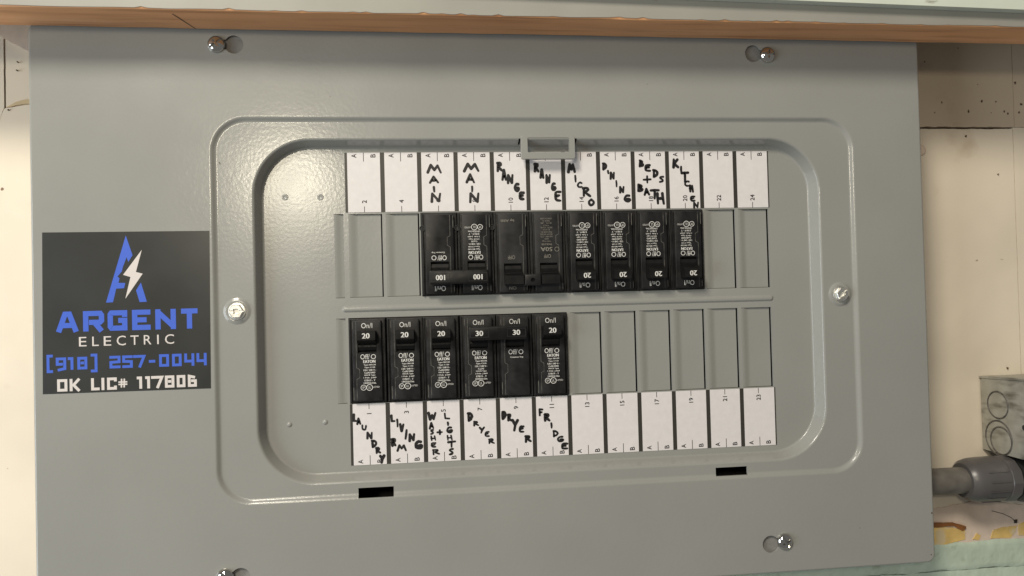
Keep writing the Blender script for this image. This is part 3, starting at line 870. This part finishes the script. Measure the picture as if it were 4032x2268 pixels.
def pole_parts(t, dx, material, slot=(5.4, 20.4), wide=25.4):
    """the housing and raised face of one pole"""
    hw = wide / 2 - .12
    case = build('case', *merge([plate_vf(dx - hw, dx + hw, -HH + .15, HH - .15, .5, -1.0, 26, .5, 3)]), material, t, 40)
    ribs = build('side_rib', *merge([box_vf(dx - hw + .5, dx - hw + 1.3, -1.9, -.9, -HH + .8, HH - .8)]), material, t)
    ribs2 = build('side_rib', *merge([box_vf(dx + hw - 1.5, dx + hw - .6, -2.3, -.9, -HH + .8, HH - .8)]), material, t)
    face = build('face_plate', *plate_vf(dx - 9.9, dx + 9.7, -27.4, 27.6, .6, FY, -.9, .45, 3), material, t, 40)
    cut(face, box_vf(dx - 6.3, dx + 6.3, -20, -1.2, slot[0], slot[1] - .6), 40)
    # worn mould line with its notch
    pts = [(dx - 7.4, 27), (dx - 7.4, 4), (dx - 7.4, -4.6), (dx - 5.4, -5.8), (dx - 5.4, -11.4), (dx - 7.4, -12.4), (dx - 7.4, -26.8)]
    build('mould_line', *ribbon_vf(pts, .22, FY - .03), m_scuff, t)
    for za, zb in ((22.0, 26.6), (-26.5, -18)):
        build('scuff', *box_vf(dx - 9.75, dx - 9.45, FY - .03, FY + .3, za, zb), m_scuff, t)
    rock = build('rocker', *xprism_vf([(-1.0, slot[0] + .4), (-2.4, slot[0] + 1.6), (-3.0, slot[0] + 4.0), (-2.6, slot[0] + 6.5), (-1.0, slot[0] + 7)], dx - 6.0, dx + 6.0), m_toggle, t)
    return case

def toggle(t, dx, text, w=6.15):
    prof = [(-2.0, 20.3), (-2.0, 10.6), (-4.6, 11.0), (-12.6, 14.3), (-13.0, 14.7), (-13.0, 20.1), (-12.7, 20.4)]
    tg = build('toggle', *xprism_vf(prof, dx - w, dx + w), m_toggle, t)
    if text:
        build('rating_text', *text_at(text, dx, 17.4, 3.5, -13.06, 4.9, 0, .16), m_wprint, tg)
    return tg

def copy_tree(o, parent=None):
    c = o.copy(); C.objects.link(c); c.parent = parent
    for ch in list(o.children): copy_tree(ch, c)
    return c

def single_breaker():
    t = empty('circuit_breaker')
    pole_parts(t, 0, m_case)
    toggle(t, 0, '20')
    build('printed_text', *merge(full_print(SINGLE)), m_wprint, t)
    return t

def tied_breaker(amps):
    t = empty('double_breaker')
    for dx in (-12.7, 12.7):
        pole_parts(t, dx, m_case)
        build('toggle_stem', *xprism_vf([(-2.0, 19.6), (-2.0, 11.2), (-4.6, 11.6), (-11.0, 13.4), (-11.0, 19.6)], dx - 5.6, dx + 5.6), m_toggle, t)
    bar = build('handle_tie', *plate_vf(-20.2, 20.2, 11.9, 21.2, 1.4, -14.6, -9.0, .7, 5), m_toggle, t, 40)
    for dx in (-12.7, 12.7):
        build('rating_frame', *ribbon_vf([(dx - 6.2, 14.1), (dx + 6.2, 14.1), (dx + 6.2, 19.5), (dx - 6.2, 19.5)], .3, -14.63, True), m_case2, bar)
        build('rating_text', *text_at(amps, dx, 16.8, 3.5, -14.68, 4.9 if len(amps) == 2 else 6.0, 0, .16), m_wprint, bar)
    build('printed_text', *merge([shift(v, -12.7) for v in full_print(double_lines(amps))]), m_wprint, t)
    build('printed_text', *merge([shift(v, 12.7) for v in short_print()]), m_wprint, t)
    return t

def place(t, k, row, label, poles=1):
    x = (k - 6) * PITCH + PITCH * poles / 2
    t.location = (x * S, 0, ((R1T + R1B) / 2 if row == 0 else (R2T + R2B) / 2) * S)
    t.rotation_euler = (0, math.pi if row == 0 else 0, 0)
    tag(t, label, 'breaker', 'black circuit breakers in the panel')
    return t

one = single_breaker()
spots = [(7 - 1, 0, 'black 20 amp breaker turned upside down below the micro cell'), (7, 0, 'black 20 amp breaker turned upside down below the dining cell'),
         (8, 0, 'black 20 amp breaker turned upside down below the beds and bath cell'), (9, 0, 'black 20 amp breaker turned upside down below the kitchen cell'),
         (0, 1, 'black 20 amp breaker above the laundry cell number 1'), (1, 1, 'black 20 amp breaker above the living room cell number 3'),
         (2, 1, 'black 20 amp breaker above the washer and lights cell number 5'), (5, 1, 'black 20 amp breaker above the fridge cell number 11')]
trees = [one] + [copy_tree(one) for _ in spots[1:]]
for t, (k_, row, lab) in zip(trees, spots):
    place(t, k_, row, lab)
    if row == 1 and k_ in (1, 2):
        t.location.x += .0004 * (1 if k_ == 1 else -1)
place(tied_breaker('100'), 2, 0, 'double 100 amp breaker with handle tie below the two main cells', 2)
place(tied_breaker('30'), 3, 1, 'double 30 amp breaker with handle tie above the two dryer cells', 2)

# the odd one out: tan printing, plain handles joined by a drilled block
t = empty('double_breaker')
for dx in (-12.7, 12.7):
    pole_parts(t, dx, m_case2, (7.6, 22.5))
    prof = [(-2.0, 22.0), (-2.0, 13.2), (-6.0, 13.6), (-10.6, 16.0), (-11.6, 16.6), (-11.6, 22.4), (-11.2, 22.8)]
    tg = build('toggle', *xprism_vf(prof, dx - 6.4, dx + 6.4), m_toggle, t)
    build('ridge', *box_vf(dx - 5.4, dx + 5.4, -9.7, -9.0, 14.4, 15.0), m_toggle, tg)
blk = build('tie_block', *plate_vf(-5.6, 5.6, 15.6, 23.4, .8, -12.4, -6.5, .6, 4), m_case, t, 40)
cut(blk, lathe_vf([(1.5, -10.0), (1.5, -16)], 20, 0, 19.8), 40)
y = FY - .06
pr = [text_at('OFF', 12.7 + .9, 3.4, 2.6, y, 5.0), text_at('ON', 13.2, 24.8, 2.3, y, 5.0), text_at('by ABB', 12.7 + 3.2, -22.6, 2.1, y, 9.4, 0, .05)]
pr += [text_at('OFF', -12.7 + .9, 3.0, 2.6, y, 5.0), text_at('50A', -12.7 + 1.4, -1.9, 2.9, y, 8.2, 0, .08), text_at('THQL2150', -12.7 + 1.0, -5.4, 1.4, y, 7.4, 0, .04), circle(-12.7 - 6.0, -1.8, 1.5, .3, y)]
zz = -7.6
for s_ in ['TYPE THQL', 'HACR', '120/240V - CTL', '10kA INT RATING', 'MAX AMB 40C', '8-2 AWG', '60/75C CU/AL', 'TORQUE', '45 IN - LBS', 'MADE IN', '024210 2308']:
    pr.append(text_at(s_, -12.7 + 1.2, zz, 1.0, y, min(8.6, .72 * len(s_)))); zz -= 1.58
build('printed_text', *merge(pr), m_tprint, t)
place(t, 4, 0, 'double 50 amp breaker with faded tan print below the two range cells', 2)
# moulded holes at the seams of the main breaker
mainb = [o for o in bpy.data.objects if o.get('label', '').startswith('double 100 amp')][0]
for dx in (-24.2, 0, 24.2):
    build('seam_hole', *lathe_vf([(2.0, -1.5), (2.0, -2.46), (1.7, -2.48), (1.6, -1.7)], 20, dx, -18.0), m_rubber, mainb)

# ---------------------------------------------------------------- conduit, connector, junction box
pipe = build('conduit_pipe', *xlathe_vf([(0, 10.0), (36, 10.0), (70, 10.0)], 40, 0, 0), m_pipe, None, 40)
pipe.location = (253.2 * S, 18 * S, -149.0 * S)
tag(pipe, 'short weathered grey conduit pipe leaving the panel edge', 'conduit')
conn = empty('conduit_connector', (312, 18, -149.0))
tag(conn, 'grey plastic conduit connector with black ring below the metal box', 'connector')
build('sleeve', *xlathe_vf([(-1.0, 10.15), (-1.2, 13.0), (1.5, 15.4), (6, 16.6), (14, 17.0), (27.4, 17.2), (28, 16.4)], 48), m_pvc, conn, 40)
hexp = [(17.9 if i % 6 else 18.3) for i in range(48)]
V, F = xlathe_vf([(28.0, 16.8), (28.6, 17.7), (36.0, 17.9), (37.2, 17.0), (37.6, 15.0)], 12)
build('collar', V, F, m_pvc, conn, 20)
for a in (150, 175, 200, 225, 250):
    ca, sa = math.cos(math.radians(a)), math.sin(math.radians(a))
    L = [(x, 17.15 * ca + d * -sa, 17.15 * sa + d * ca) for x, d in ((10, -.35), (26, -.35), (26, .35), (10, .35))]
    L2 = [(x, yy * 1.03, z2 * 1.03) for x, yy, z2 in L]
    build('grip_rib', *loops_vf([L, L2], False, True), m_pvc, conn)
build('gasket', *xlathe_vf([(37.6, 15.5), (38.0, 17.2), (44.0, 17.4), (44.6, 15.6)], 40), m_rubber, conn, 40)
build('body', *xlathe_vf([(44.6, 16.0), (45.2, 18.6), (58, 19.2), (80, 19.2), (120, 19.2)], 40), m_pvc, conn, 40)

XB = 345.7
jb = empty('junction_box', (XB, W, -131))
tag(jb, 'weathered galvanised metal junction box with round knockouts', 'junction box')
def B(o, par=jb):
    o.parent = par; o.location = (-XB * S, -W * S, 131 * S); return o
out = [(38.6, -130.5), (39.0, -75.0), (37.0, -73.3), (-14, -70.6), (-14, -130.5)]
V = [(XB, a, b) for a, b in out] + [(XB + 2, a, b) for a, b in out]
n = len(out)
F = [tuple(range(n)), tuple(range(2 * n - 1, n - 1, -1))] + [(i, n + i, n + (i + 1) % n, (i + 1) % n) for i in range(n)]
side = B(build('side', V, F, m_galv))
B(build('shell', *box_vf(XB + 2.01, XB + 104, -14, 38.8, -130.4, -74.2), m_galv))
V = [(XB - .6, 39.5, -73.2), (XB - .6, -14, -70.4), (XB + 104, -14, -70.4), (XB + 104, 39.5, -73.2)]
B(build('top_flange', V + [(a, b, c + 1.6) for a, b, c in V], [(0, 1, 2, 3), (7, 6, 5, 4), (0, 4, 5, 1), (1, 5, 6, 2), (2, 6, 7, 3), (3, 7, 4, 0)], m_galv))
def xring(cy, cz, r, w, h):
    n = 40; V = []; F = []
    for rr, x in ((r + w, XB - .02), (r + w * .6, XB - h), (r + w * .3, XB - h), (r, XB - .02)):
        V += [(x, cy + rr * math.cos(2 * math.pi * i / n), cz + rr * math.sin(2 * math.pi * i / n)) for i in range(n)]
    for k in range(3):
        for i in range(n):
            j = (i + 1) % n
            F.append((k * n + i, k * n + j, (k + 1) * n + j, (k + 1) * n + i))
    return V, F
m_groove = mat('knockout_groove_dark', (0.11, 0.10, 0.085), 0.7, metal=0.3, noise=0.4, nscale=300)  # darker mottled tone for the knockout rings
for cy, cz, r in ((21.2, -92.6, 10.0), (21.4, -118.6, 13.0), (18.9, -120.4, 10.2)):
    o = build('knockout', *xring(cy, cz, r - .2, 1.5, .5), m_groove)
    o.parent = side; o.location = (0, 0, 0)
hole = build('bolt_hole', *[[(XB - .1, -4.5 + 2.2 * math.cos(a), -106.3 + 2.2 * math.sin(a)) for a in [2 * math.pi * i / 16 for i in range(16)]], [tuple(range(16))]], m_rubber)
hole.parent = side; hole.location = (0, 0, 0)
